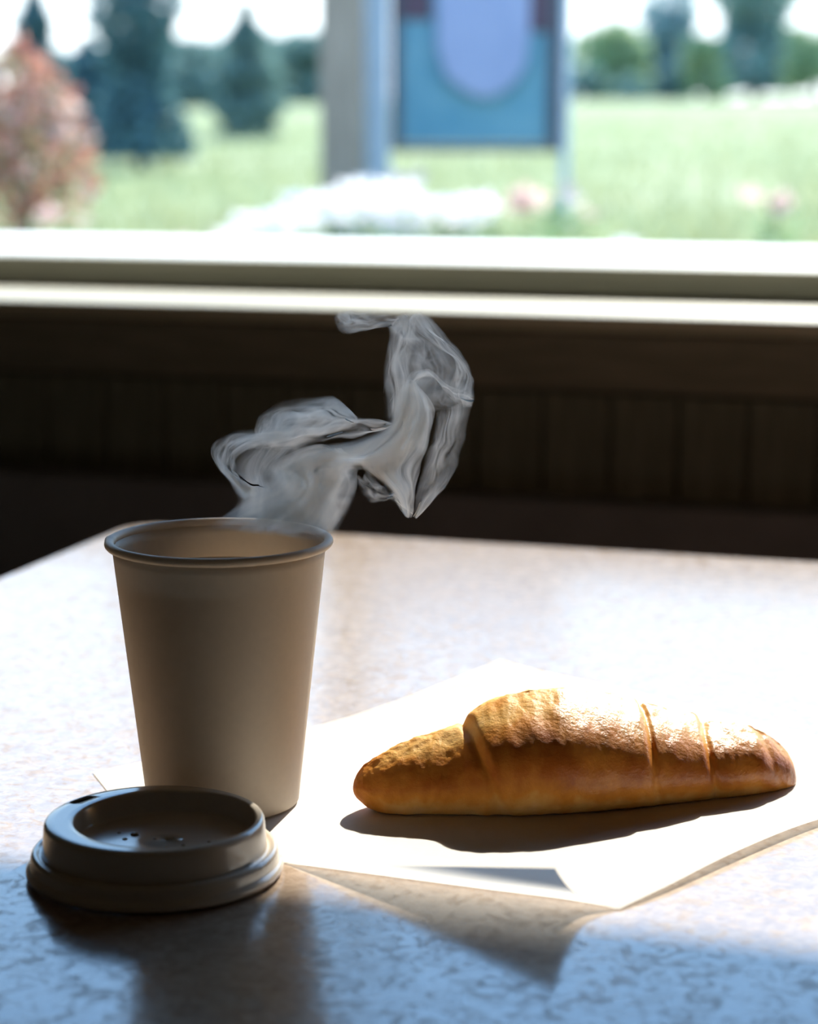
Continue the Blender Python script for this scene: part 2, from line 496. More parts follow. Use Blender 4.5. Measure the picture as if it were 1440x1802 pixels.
# ------------------------------------------------------------------ paper cup
cp = on_z(393, 1412)
ZC = ZT + 0.0010
H_CUP = 0.1075
cup = empty('paper_cup', (cp.x, cp.y, ZC))
tag(cup, 'pale paper coffee cup without its lid, steaming beside the croissant', 'cup')
RB, RT = 0.0303, 0.0420
def rad(z): return RB + (RT - RB) * z / (H_CUP - 0.003)
prof = [(RB - 0.0022, 0.0012), (RB - 0.0012, 0.0), (RB - 0.0003, 0.0003), (rad(0.001), 0.001)]
for k in range(1, 25): prof.append((rad(0.001 + (H_CUP - 0.004) * k / 24), 0.001 + (H_CUP - 0.004) * k / 24))
for k in range(24, -1, -1):
    z = 0.007 + (H_CUP - 0.010) * k / 24; prof.append((rad(z) - 0.0007, z))
prof.append((0.0005, 0.0068))
V, Fc = lathe(prof, 128)
mk('body', V, Fc, M['cup'], cup, True)
# rolled rim
rings = []
nn = 14; rr0 = 0.0019
n = 160
V = []; Fc = []
for i in range(n):
    a = 2 * pi * i / n
    da = (a - radians(196) + pi) % (2 * pi) - pi
    bump_ = 0.00045 * exp(-(da / 0.035) ** 2)            # the paper's overlap thickens the roll here
    for k in range(nn):
        t = 2 * pi * k / nn
        r = rad(H_CUP - 0.003) + 0.0010 + (rr0 + bump_) * cos(t)
        V.append((r * cos(a), r * sin(a), H_CUP - 0.0018 + (rr0 * 0.92 + bump_) * sin(t)))
for i in range(n):
    for k in range(nn):
        i2, k2 = (i + 1) % n, (k + 1) % nn
        Fc.append((i * nn + k, i2 * nn + k, i2 * nn + k2, i * nn + k2))
mk('rolled_rim', V, Fc, M['cup'], cup, True)
# side seam, a slightly raised overlap on the far left of the wall
V = []; a0 = radians(190); wS = 0.10
zz = [0.002 + (H_CUP - 0.007) * k / 20 for k in range(21)]
for z in zz:
    for sgn, rr_ in ((-1, -0.0008), (-0.9, -0.00115), (0.9, -0.00115), (1, -0.0008)):
        z2 = max(z, 0.0085)
        r = rad(z2) + rr_ * 1.0
        a = a0 + sgn * wS / 2
        V.append((r * cos(a), r * sin(a), z2))
Fc = [(k * 4 + j, k * 4 + j + 1, k * 4 + 5 + j, k * 4 + 4 + j) for k in range(20) for j in range(3)]
mk('side_seam', V, Fc, M['cup'], cup, True)
# coffee
zl = H_CUP - 0.0165
rl = rad(zl) - 0.0009
V, Fc = lathe([(0.0305, 0.0082 - 0.0), (rad(zl - 0.002) - 0.0012, zl - 0.002), (rl, zl + 0.0008), (rl - 0.0006, zl + 0.0002), (rl - 0.002, zl), (0.0004, zl)], 96, (True, True))
cof = mk('coffee', V, Fc, M['coffee'], None, True, (cp.x, cp.y, ZC))
tag(cof, 'milky coffee filling the paper cup', 'coffee')

# ------------------------------------------------------------------ cup lid
lp = on_z(274, 1534)
lid = empty('cup_lid', (lp.x, lp.y, ZT + 0.0009), YAW)
tag(lid, 'taupe plastic coffee lid with a drinking slot, lying before the cup', 'lid')
ex, ey = 0.0040, -0.0006       # the recess sits off centre, away from the drinking hole
prof = [(0.0440, 0.0), (0.0452, 0.0), (0.0463, 0.0005), (0.0467, 0.0014), (0.0466, 0.0026), (0.0459, 0.0034),
        (0.0452, 0.0037), (0.0449, 0.0042), (0.0449, 0.0066), (0.0446, 0.0078), (0.0439, 0.0086), (0.0430, 0.0089),
        (0.0424, 0.0086), (0.0419, 0.0080), (0.0414, 0.0078), (0.0408, 0.0080), (0.0406, 0.0088), (0.0404, 0.0120), (0.0400, 0.0172),
        (0.0398, 0.0186), (0.0393, 0.0194), (0.0386, 0.0198)]
prof = [(r, z, 0, 0) for r, z in prof]
for t in (0.35, 0.7, 1.0):
    prof.append((0.0386 + (0.0336 - 0.0386) * t, 0.0198, ex * t, ey * t))
prof += [(0.0330, 0.0195, ex, ey), (0.0326, 0.0187, ex, ey), (0.0318, 0.0130, ex, ey), (0.0312, 0.0120, ex, ey), (0.0300, 0.0116, ex, ey),
         (0.0200, 0.0114, ex, ey), (0.0100, 0.0113, ex, ey), (0.0004, 0.0113, ex, ey)]
outer = prof
inner = [(max(r - 0.0007, 0.0003), z, a, b_) for r, z, a, b_ in prof[15:22]]
# underside follows the top 0.7 mm below
under = [(0.0004, 0.0106, ex, ey), (0.0300, 0.0108, ex, ey), (0.0322, 0.0113, ex, ey), (0.0332, 0.0180, ex, ey), (0.0345, 0.0190, ex * 0.9, ey * 0.9),
         (0.0382, 0.0190, 0, 0), (0.0391, 0.0180, 0, 0), (0.0398, 0.0080, 0, 0), (0.0402, 0.0071, 0, 0), (0.0430, 0.0080, 0, 0), (0.0440, 0.0070, 0, 0), (0.0440, 0.0, 0, 0)]
V, Fc = lathe(outer + under, 128)
nr = len(outer + under)
body = mk('lid_shell', V, Fc, M['lid'], None, True)
# drinking slot cut through the top ring
sa = radians(145); sr = 0.0372
bm = bmesh.new()
prof2 = []
for i in range(24):
    a = 2 * pi * i / 24
    prof2.append(((0.0036 if cos(a) > 0 else -0.0036) + 0.0018 * cos(a), 0.0018 * sin(a)))
c_, s_ = cos(sa), sin(sa)
def slotpt(x, y, z): # x tangential, y radial
    rx, ry = (sr - 0.0014 + y), x
    return (rx * c_ - ry * s_, rx * s_ + ry * c_, z)
lo = [bm.verts.new(slotpt(x, y, 0.0150)) for x, y in prof2]
hi = [bm.verts.new(slotpt(x, y, 0.0240)) for x, y in prof2]
for i in range(24):
    k = (i + 1) % 24; bm.faces.new((lo[i], lo[k], hi[k], hi[i]))
bm.faces.new(list(reversed(lo))); bm.faces.new(hi)
cut = mk_bm('cutter', bm, None)
bo = body.modifiers.new('slot', 'BOOLEAN'); bo.operation = 'DIFFERENCE'; bo.object = cut; bo.solver = 'EXACT'
bpy.context.view_layer.update()
dg = bpy.context.evaluated_depsgraph_get()
me2 = bpy.data.meshes.new_from_object(body.evaluated_get(dg))
body.modifiers.clear()
old = body.data; body.data = me2; bpy.data.meshes.remove(old)
bpy.data.objects.remove(cut)
body.parent = lid
# drops of coffee in the recess
rnd = random.Random(4)
drops = [(-0.012, 0.006, .0016), (-0.004, 0.001, .0007), (0.001, -0.009, .0012), (0.007, -0.006, .0008), (0.012, -0.010, .0007), (-0.018, 0.008, .0008),
         (-0.015, 0.001, .0010), (0.003, 0.002, .0006), (0.016, -0.002, .0008), (-0.007, -0.010, .0009), (-0.002, -0.013, .0006), (0.010, -0.013, .0007)]
for x, y, r in drops:
    V, Fc = lathe([(r, 0), (r * 0.92, r * 0.22), (r * 0.6, r * 0.42), (r * 0.25, r * 0.5), (r * 0.02, r * 0.52)], 16, (True, True))
    mk('coffee_drop', [(vx + ex + x, vy + ey + y, vz + 0.01135) for vx, vy, vz in V], Fc, M['drop'], lid, True)

# ------------------------------------------------------------------ croissant
TOP = [(621, 1386), (623, 1374), (628, 1362), (640, 1345), (675, 1321), (729, 1296), (777, 1282), (815, 1268), (835, 1252), (860, 1234), (890, 1222), (938, 1212), (992, 1208),
       (1058, 1217), (1111, 1230), (1153, 1240), (1201, 1254), (1243, 1268), (1285, 1270), (1332, 1280), (1362, 1300), (1385, 1322), (1395, 1340), (1400, 1358), (1402, 1370)]
BOT = [(621, 1388), (623, 1396), (628, 1404), (646, 1420), (681, 1437), (747, 1446), (867, 1447), (998, 1444), (1117, 1438), (1237, 1426), (1297, 1419), (1350, 1413), (1380, 1405), (1395, 1394), (1400, 1382), (1402, 1372)]
DC = [(621, 0.832), (747, 0.840), (998, 0.849), (1237, 0.863), (1402, 0.870)]
NS, NA = 300, 150
xs = []
for i in range(NS + 1):
    t = i / NS
    xs.append(621.3 + (1401.7 - 621.3) * (0.5 - 0.5 * cos(pi * t)) * 0.55 + (1401.7 - 621.3) * t * 0.45)
cent = on_z(1000, 1415)
VERT = []; BAKE_LIT = []; GLAZE = []
seams = [(812, 50, 1, 8.0, 0.0017, 0.0026), (1124, 16, -1, 6.0, 0.0016, 0.0018), (1231, 14, -1, 6.5, 0.0017, 0.0018), (1330, 30, -1, 9.0, 0.0007, 0.0009)]
for px in xs:
    yt, yb = interp(TOP, px), interp(BOT, px)
    D = interp(DC, px)
    c = at_d(px, (yt + yb) / 2, D)
    depth = (c - CAM).dot(FWD)
    hz = max((yb - yt) / 2 * depth / F_PX, 0.0002)
    hy = hz * interp([(621, 1.0), (700, 1.2), (820, 1.30), (1000, 1.30), (1240, 1.35), (1402, 1.1)], px)
    for j in range(NA):
        a = 2 * pi * j / NA                 # 0 top, pi/2 faces the viewer
        ca, sa_ = cos(a), sin(a)
        if ca >= 0:                          # sloping shoulders above, a tucked-in belly below
            y = -math.copysign(abs(sa_) ** 1.75, sa_) * hy
            z = abs(ca) ** 0.92 * hz
        else:
            y = -math.copysign(abs(sa_) ** 0.9, sa_) * hy
            z = -abs(ca) ** 0.9 * hz
        zt_ = min(1.0, max(0.0, (c.z + z - ZT) / 0.014))
        y *= 0.74 + 0.26 * (1 - (1 - zt_) ** 2)  # rounds under where it meets the paper
        nv = Vector((0, -sa_, ca))
        front = abs((a if a < pi else a - 2 * pi)) / (pi / 2)
        d_tot = 0.0; pale = 0.0
        fade = 1.0 if front < 0.8 else max(0.12, 1.0 - (front - 0.8) / 0.7)
        endf = min(1.0, hz / 0.012)
        wob = 5.0 * noise.noise((px * 0.01, front * 2.0, 3.1))
        for x0, sl, side, w, A, B in seams:
            d = (px - (x0 + sl * front ** 1.3 + wob)) * side
            g = exp(-(d / w) ** 2)
            d_tot -= A * g * fade
            if d > 0: d_tot += B * exp(-d / 45.0) * (1 - g) * fade
            pale = max(pale, g * min(1, A / 0.002) * (0.75 if d < 0 else 0.5))
        p3 = Vector((px * 0.004, sin(a) * 0.25 * (1 if hz > 0.01 else 0.6), cos(a) * 0.25 + 2))
        n1 = noise.fractal((p3.x * 9, p3.y * 9, p3.z * 9), 0.9, 2.1, 5)
        n2 = noise.noise((px * 0.035, a * 1.2, 5.0))
        qm = Vector((px * 0.226, y * 1000, z * 1000))
        n3 = noise.fractal((qm.x / 3.0, qm.y / 6.0, qm.z / 6.0), 0.8, 2.0, 4)
        upper = max(0, 1.25 - front)
        d_tot += 0.00035 * n1 + 0.0005 * n2 + 0.00028 * n3 * min(1, upper)
        if px < 840:                         # crinkled far-left lobe
            d_tot += 0.00022 * noise.fractal((qm.x / 5.0, qm.y / 3.0, qm.z / 3.0), 0.7, 2.0, 3) * min(1, upper)
        # small turned flake on the left lobe
        fl = ((px - (776 - 34 * (front - 0.85) / 0.55)) / 5.0)
        if 0.80 < front < 1.5 and a < pi: d_tot += 0.0013 * exp(-fl * fl) * (1.4 - front)
        d_tot *= endf
        w_ = c + R_AX * 0 + H_AX * (-(y) * -1) + Vector((0, 0, z))
        w_ += (H_AX * nv.y + Vector((0, 0, nv.z))) * d_tot
        if w_.z < ZT + 0.0009: w_.z = ZT + 0.0009 + 0.0
        VERT.append(w_ - Vector((cent.x, cent.y, ZT)))
        bk = interp([(0.0, 0.10), (0.40, 0.20), (0.66, 0.62), (0.95, 0.70), (1.25, 0.20), (1.6, 0.04), (2.0, 0.25)], front)  # browning around the section; colour lightened on top to imitate sunlight
        bk += 0.12 * n1
        if px < 720: bk = max(bk, 0.55 * (720 - px) / 100 + 0.1)
        if px > 1300: bk += 0.25 * (px - 1300) / 100
        if 850 < px < 1000: bk += 0.05
        gv = interp([(621, 0.05), (880, 0.06), (970, 0.18), (1040, 0.95), (1402, 1.0)], px + 45 * n2 + 30 * n1)
        GLAZE.append(gv * (1 - 0.8 * pale))
        BAKE_LIT.append(min(1, max(0, bk - 0.22 * pale)))
Fc = []
for i in range(NS):
    for j in range(NA):
        k = (j + 1) % NA
        Fc.append((i * NA + j, (i + 1) * NA + j, (i + 1) * NA + k, i * NA + k))
Fc.append(tuple(range(NA))); Fc.append(tuple(reversed(range(NS * NA, (NS + 1) * NA))))
cro = mk('croissant', VERT, Fc, M['crust'], None, True, (cent.x, cent.y, ZT))
atr = cro.data.attributes.new('bake_lit', 'FLOAT', 'POINT')
atr.data.foreach_set('value', BAKE_LIT)
atr = cro.data.attributes.new('glaze', 'FLOAT', 'POINT')
atr.data.foreach_set('value', GLAZE)
tag(cro, 'golden brown glazed croissant resting on the white paper sheet', 'croissant')

# ------------------------------------------------------------------ outdoors: meadow
def ground_z(y, x=0): return 0.70 + 0.0168 * (min(y, 62) - 3.0)
V = []; ny, nx = 60, 60
for j in range(ny + 1):
    y = 2.4 + (150 - 2.4) * (j / ny) ** 2.6
    for i in range(nx + 1):
        x = (-1 + 2 * i / nx) * (6 + y * 0.9) - 0.31 * y
        V.append((x, y, ground_z(min(y, 62)) + 0.0 + 0.02 * noise.noise((x * 0.7, y * 0.7, 0))))
Fc = [(j * (nx + 1) + i, j * (nx + 1) + i + 1, (j + 1) * (nx + 1) + i + 1, (j + 1) * (nx + 1) + i) for j in range(ny) for i in range(nx)]
mead = mk('meadow_ground', V, Fc, M['meadow'], None, True)
struct(mead)
rnd = random.Random(11)
V = []; Fc = []
for k in range(16000):
    D = 3.4 + 22 * rnd.random() ** 2.2
    lat = (rnd.random() - 0.5) * (0.5 * D + 1.0)
    p = H_AX * D + R_AX * lat
    z = ground_z(p.y) - 0.01
    h = 0.04 + 0.05 * rnd.random(); w = 0.006 + 0.006 * rnd.random()
    a = rnd.random() * pi; lx, ly = (rnd.random() - 0.5) * 0.05, (rnd.random() - 0.5) * 0.05
    i0 = len(V)
    V += [(p.x - w * cos(a), p.y - w * sin(a), z), (p.x + w * cos(a), p.y + w * sin(a), z), (p.x + lx, p.y + ly, z + h)]
    Fc.append((i0, i0 + 1, i0 + 2))
gr = mk('meadow_grass', V, Fc, M['grass'])
tag(gr, 'bright green grass growing across the meadow outside', 'grass', kind='stuff')

# ------------------------------------------------------------------ outdoors: trees and bushes
def leaf_cloud(rnd, n, shape, size):
    V = []; Fc = []
    for k in range(n):
        x, y, z = shape(rnd)
        s = size * (0.6 + 0.8 * rnd.random())
        u = Vector((rnd.gauss(0, 1), rnd.gauss(0, 1), rnd.gauss(0, 1))).normalized()
        v = u.cross(Vector((rnd.gauss(0, 1), rnd.gauss(0, 1), rnd.gauss(0, 1)))).normalized()
        c = Vector((x, y, z)); i0 = len(V)
        V += [c - u * s, c + v * s * 0.5, c + u * s, c - v * s * 0.5]
        Fc.append((i0, i0 + 1, i0 + 2, i0 + 3))
    return V, Fc
def tree(name, px, D, half_w, height, mat, label, cat, seed, n=2200, leaf=0.05, form='cone', group=None, sink=0.0, trunk=True):
    p = at_d(px, 215, D); z0 = ground_z(p.y) - sink
    t = empty(name, (p.x, p.y, z0)); tag(t, label, cat, group)
    rnd = random.Random(seed)
    def cone(r):
        h = r.random() ** 1.25
        rad_ = half_w * (1 - h ** 2.4) * (0.9 + 0.25 * sin(h * 23 + seed)) + 0.02 * half_w
        a = r.random() * 2 * pi; q = sqrt(r.random())
        return rad_ * q * cos(a), rad_ * q * sin(a), height * (0.03 + 0.97 * h)
    lobes = [(rnd.uniform(-0.55, 0.55), rnd.uniform(-0.5, 0.5), rnd.uniform(0.12, 0.8), rnd.uniform(0.3, 0.5)) for _ in range(12)]
    def blob(r):
        lx, ly, lz, lr = r.choice(lobes)
        while True:
            q = Vector((r.uniform(-1, 1), r.uniform(-1, 1), r.uniform(-1, 1)))
            if q.length <= 1: break
        return half_w * (lx + lr * q.x), half_w * (ly + lr * q.y), max(0.0, height * (lz + lr * 0.6 * q.z) if lz + lr * 0.6 * q.z < 1.02 else height)
    V, Fc = leaf_cloud(rnd, n, cone if form == 'cone' else blob, leaf)
    mk('crown', V, Fc, mat, t)
    if trunk:
        r0 = half_w * 0.09
        V, Fc = lathe([(r0 * 1.5, -0.05), (r0, height * 0.08), (r0 * 0.7, height * 0.4), (r0 * 0.2, height * 0.85)], 10, (True, True))
        mk('trunk', V, Fc, M['bark'], t, True)
    return t
tree('conifer_tree', 245, 10.0, 0.205, 2.3, M['conifer'], 'tallest dark columnar conifer left of the wooden post', 'tree', 1, 5000, 0.035)
tree('conifer_tree', 65, 11.5, 0.19, 0.88, M['conifer'], 'dark conifer behind the red leaved bush', 'tree', 2, 3500, 0.035)
tree('conifer_tree', 158, 12.2, 0.34, 0.62, M['conifer'], 'low dark conifer between the red bush and the tallest conifer', 'tree', 8, 2600, 0.04)
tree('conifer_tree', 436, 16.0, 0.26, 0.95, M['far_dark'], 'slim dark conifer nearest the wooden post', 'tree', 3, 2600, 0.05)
i = 0
for px, w, h, mk_, lab in ((330, 1.5, 1.25, 'far_dark', 'far dark tree at the left end of the hedgerow'), (420, 1.6, 1.2, 'far_dark', 'far dark tree behind the slim conifer'),
                       (520, 1.5, 1.5, 'far_dark', 'far dark tree beside the wooden post'), (150, 1.6, 1.5, 'far_dark', 'far dark tree behind the columnar conifers')):
    tree('far_tree', px, 40 + 4 * i, w * 0.8, h, M[mk_], lab, 'tree', 20 + i, 1500, 0.16, 'blob', 'hedgerow trees beyond the meadow'); i += 1
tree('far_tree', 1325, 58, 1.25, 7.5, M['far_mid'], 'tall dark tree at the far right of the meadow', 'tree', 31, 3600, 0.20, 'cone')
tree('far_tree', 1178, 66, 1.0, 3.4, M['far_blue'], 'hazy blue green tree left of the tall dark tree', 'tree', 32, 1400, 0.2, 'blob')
tree('round_bush', 1075, 56, 1.25, 2.0, M['far_light'], 'light green round bush beside the blue sign', 'bush', 33, 1800, 0.16, 'blob')
tree('round_bush', 1025, 54, 0.6, 0.75, M['far_mid'], 'low dark bush at the foot of the light green bush', 'bush', 34, 700, 0.14, 'blob')
tree('round_bush', 1178, 54, 0.75, 0.95, M['far_dark'], 'low dark bush under the hazy blue green tree', 'bush', 35, 800, 0.14, 'blob')
tree('round_bush', 1110, 53, 0.5, 0.6, M['far_mid'], 'smallest dark bush between two low bushes', 'bush', 38, 500, 0.14, 'blob')
tree('round_bush', 1240, 52, 0.7, 1.5, M['far_light'], 'pale green bush against the tall dark tree', 'bush', 36, 900, 0.14, 'blob')
tree('round_bush', 1440, 53, 1.0, 1.9, M['far_light'], 'pale green bush right of the tall dark tree', 'bush', 37, 1200, 0.16, 'blob')
tree('far_tree', 960, 70, 1.2, 2.1, M['far_mid'], 'far tree showing at the right edge of the blue sign', 'tree', 53, 900, 0.2, 'blob', 'hedgerow trees beyond the meadow')

# red leaved bush on the left
p = at_d(40, 215, 5.2)
rb = empty('red_bush', (p.x, p.y, ground_z(p.y))); tag(rb, 'red and orange leaved bush before the dark conifers', 'bush')
rnd = random.Random(5)
zc = CAM.z - ground_z(p.y)
for nm, mt, n in (('red_foliage', 'red_leaf', 420), ('olive_foliage', 'olive_leaf', 330), ('pale_foliage', 'pink_petal', 170)):
    def sh(r):
        while True:
            q = Vector((r.uniform(-1, 1), r.uniform(-1, 1), r.uniform(-1, 1)))
            if q.length <= 1: break
        z = 0.02 + (zc + 0.17) * (q.z * 0.5 + 0.5)
        wx = 0.20 * (1.25 - 0.75 * (z / (zc + 0.17)))
        return q.x * wx, q.y * 0.16, z
    V, Fc = leaf_cloud(rnd, n, sh, 0.022)
    mk(nm, V, Fc, M[mt], rb)
for k in range(5):
    a = k * 1.3
    V, Fc = lathe([(0.006, -0.02), (0.004, 0.2), (0.002, 0.38, 0.06 * cos(a), 0.06 * sin(a))][:2] + [(0.002, 0.38)], 6, (True, True))
    V = [(x + 0.2 * z * cos(a), y + 0.2 * z * sin(a), z) for x, y, z in V]
    mk('branch', V, Fc, M['bark'], rb, True)

# flowering plants outside below the window
def flower_plant(seed, petal, nleaf, nbloom, h):
    rnd = random.Random(seed)
    t = empty('flower_plant')
    V = []; Fc = []
    for k in range(nleaf):
        a = rnd.random() * 2 * pi; r = 0.07 * sqrt(rnd.random()); z = h * rnd.uniform(0.2, 0.9)
        d = Vector((cos(a), sin(a), rnd.uniform(0.1, 0.9))).normalized(); s = Vector((-sin(a), cos(a), 0))
        c = Vector((r * cos(a), r * sin(a), z)); l = 0.035 * rnd.uniform(0.7, 1.3); i0 = len(V)
        V += [c, c + d * l * 0.5 + s * l * 0.28, c + d * l, c + d * l * 0.5 - s * l * 0.28]; Fc.append((i0, i0 + 1, i0 + 2, i0 + 3))
    mk('leaves', V, Fc, M['green_leaf'], t)
    for k in range(nbloom):
        a = rnd.random() * 2 * pi; r = 0.075 * sqrt(rnd.random()); z = h * rnd.uniform(0.75, 1.05)
        V = [(0, 0, 0)]; Fc = []
        for j in range(5):
            b0 = 2 * pi * j / 5
            i0 = len(V)
            V += [(0.022 * cos(b0 - 0.5), 0.022 * sin(b0 - 0.5), 0.008), (0.030 * cos(b0), 0.030 * sin(b0), 0.010), (0.022 * cos(b0 + 0.5), 0.022 * sin(b0 + 0.5), 0.008)]
            Fc.append((0, i0, i0 + 1, i0 + 2))
        bl = mk('bloom', V, Fc, M[petal], t)
        bl.location = (r * cos(a), r * sin(a), z)
        bl.rotation_euler = (rnd.uniform(0.1, 1.2), rnd.uniform(-0.5, 0.5), rnd.random() * 6)
    V, Fc = lathe([(0.004, -0.02), (0.003, h * 0.8)], 6, (True, True))
    mk('stem', V, Fc, M['green_leaf'], t)
    return t
def copy_tree(o, parent=None):
    c = o.copy(); COL.objects.link(c)
    if parent: c.parent = parent
    for ch in o.children: copy_tree(ch, c)
    return c
protoW = flower_plant(1, 'white_petal', 40, 26, 0.15)
protoP = flower_plant(2, 'pink_petal', 60, 9, 0.15)
spots_w = [(470, 4.3, .75), (520, 4.0, .85), (570, 4.4, .95), (620, 4.1, 1.0), (665, 4.3, 1.1), (715, 4.0, 1.0), (765, 4.2, .9), (800, 4.0, 1.0), (1110, 4.1, .5), (400, 4.2, .6)]
spots_p = [(350, 4.0, .6), (690, 4.6, 1.1), (975, 4.3, 1.0), (1365, 4.5, .9), (110, 4.4, .8)]
ORD = ['leftmost', 'second', 'third', 'fourth', 'fifth', 'sixth', 'seventh', 'eighth', 'ninth', 'rightmost']
for proto, spots, colour, g in ((protoW, sorted(spots_w), 'white', 'white flowers outside'), (protoP, sorted(spots_p), 'pale pink', 'pink flowers outside')):
    for k, (px, D, s) in enumerate(spots):
        o = proto if k == 0 else copy_tree(proto)
        p = at_d(px, 400, D)
        o.location = (p.x, p.y, ground_z(p.y)); o.rotation_euler = (0, 0, k * 1.7); o.scale = (s, s, s)
        if k == 0: lab = f'leftmost {colour} flowering plant outside beyond the window ledge'
        elif k == len(spots) - 1: lab = f'rightmost {colour} flowering plant outside beyond the window ledge'
        else: lab = f'{colour} flowering plant beyond the window ledge, {ORD[k]} of its colour from the left'
        tag(o, lab, 'flower', g)

# ------------------------------------------------------------------ outdoors: wooden post and sign
p = at_d(603, 215, 5.4); gz = ground_z(p.y) - 0.02
post = box('wooden_post', -0.052, 0.052, -0.045, 0.045, 0, 2.0, M['post_wood'], bevel=0.006)
post.location = (p.x, p.y, gz); post.rotation_euler = (0, 0, YAW)
tag(post, 'thick weathered wooden post standing left of the blue sign', 'post')
SD = 5.45
def sx(px): return (px - 840) / F_PX * SD * 1.0
p = at_d(840, 215, SD); sgz = ground_z(p.y) - 0.02
sign = empty('sign_board', (p.x, p.y, sgz), YAW); tag(sign, 'blue sign board with pale lavender rounded panel in the meadow', 'sign')
def zpx(py): return CAM.z + (215 - py) / F_PX * SD - sgz
def sbox(name, a, b_, y0, y1, z0, z1, mat, bev=0.004): return box(name, sx(a), sx(b_), y0, y1, z0, z1, mat, sign, bev)
ZTOP = zpx(265) + 0.75
sbox('support_pole', 645, 688, -0.03, 0.03, 0, ZTOP + 0.05, M['steel'])
sbox('support_pole', 985, 1000, -0.012, 0.012, 0, ZTOP + 0.05, M['steel'])
sbox('backing', 706, 968, 0.0, 0.02, zpx(252), ZTOP - 0.02, M['sign_blue'])
sbox('frame_bar', 690, 708, -0.012, 0.024, zpx(266), ZTOP, M['sign_frame'])
sbox('frame_bar', 962, 985, -0.012, 0.024, zpx(266), ZTOP, M['sign_frame'])
sbox('frame_bar', 708, 962, -0.012, 0.024, zpx(266), zpx(254), M['sign_frame'])
sbox('frame_bar', 708, 962, -0.012, 0.024, ZTOP - 0.02, ZTOP, M['sign_frame'])
sbox('dark_strip', 709, 760, -0.004, 0.0, zpx(42), ZTOP - 0.02, M['sign_maroon'], 0.001)
sbox('dark_strip', 918, 961, -0.004, 0.0, zpx(62), ZTOP - 0.02, M['sign_maroon'], 0.001)
pts = [(768, -30), (930, -30), (929, 60), (922, 120), (900, 152), (870, 170), (845, 173), (815, 160), (785, 135), (771, 90)]
bm = bmesh.new()
fvs = [bm.verts.new((sx(a), -0.022, zpx(b_))) for a, b_ in pts]
for v in (fvs[0], fvs[1]): v.co.z = ZTOP - 0.10
bvs = [bm.verts.new((v.co.x, -0.002, v.co.z)) for v in fvs]
bm.faces.new(fvs); bm.faces.new(list(reversed(bvs)))
for k in range(len(fvs)):
    k2 = (k + 1) % len(fvs); bm.faces.new((fvs[k], bvs[k], bvs[k2], fvs[k2]))
mk_bm('rounded_panel', bm, M['sign_lavender'], sign)

# ------------------------------------------------------------------ steam
m = bpy.data.materials.new('steam_vapour'); m.use_nodes = True; M['steam'] = m
nt = m.node_tree; nt.nodes.clear()
og = nt.nodes.new('ShaderNodeOutputMaterial'); vs_ = nt.nodes.new('ShaderNodeVolumeScatter')
vs_.inputs['Color'].default_value = (1, 0.97, 0.94, 1)
vs_.inputs['Density'].default_value = 185.0
vs_.inputs['Anisotropy'].default_value = 0.55
va_ = nt.nodes.new('ShaderNodeVolumeAbsorption')
va_.inputs['Color'].default_value = (1.0, 0.72, 0.40, 1)
va_.inputs['Density'].default_value = 48.0
as_ = nt.nodes.new('ShaderNodeAddShader')
nt.links.new(vs_.outputs[0], as_.inputs[0]); nt.links.new(va_.outputs[0], as_.inputs[1])
nt.links.new(as_.outputs[0], og.inputs['Volume'])
steam = empty('steam', (cp.x, cp.y, ZC + H_CUP))
tag(steam, 'curling white steam rising out of the paper cup', 'steam')
def Zp(p): return (340 + p[0] * 0.38889, 520 + p[1] * 0.38889)
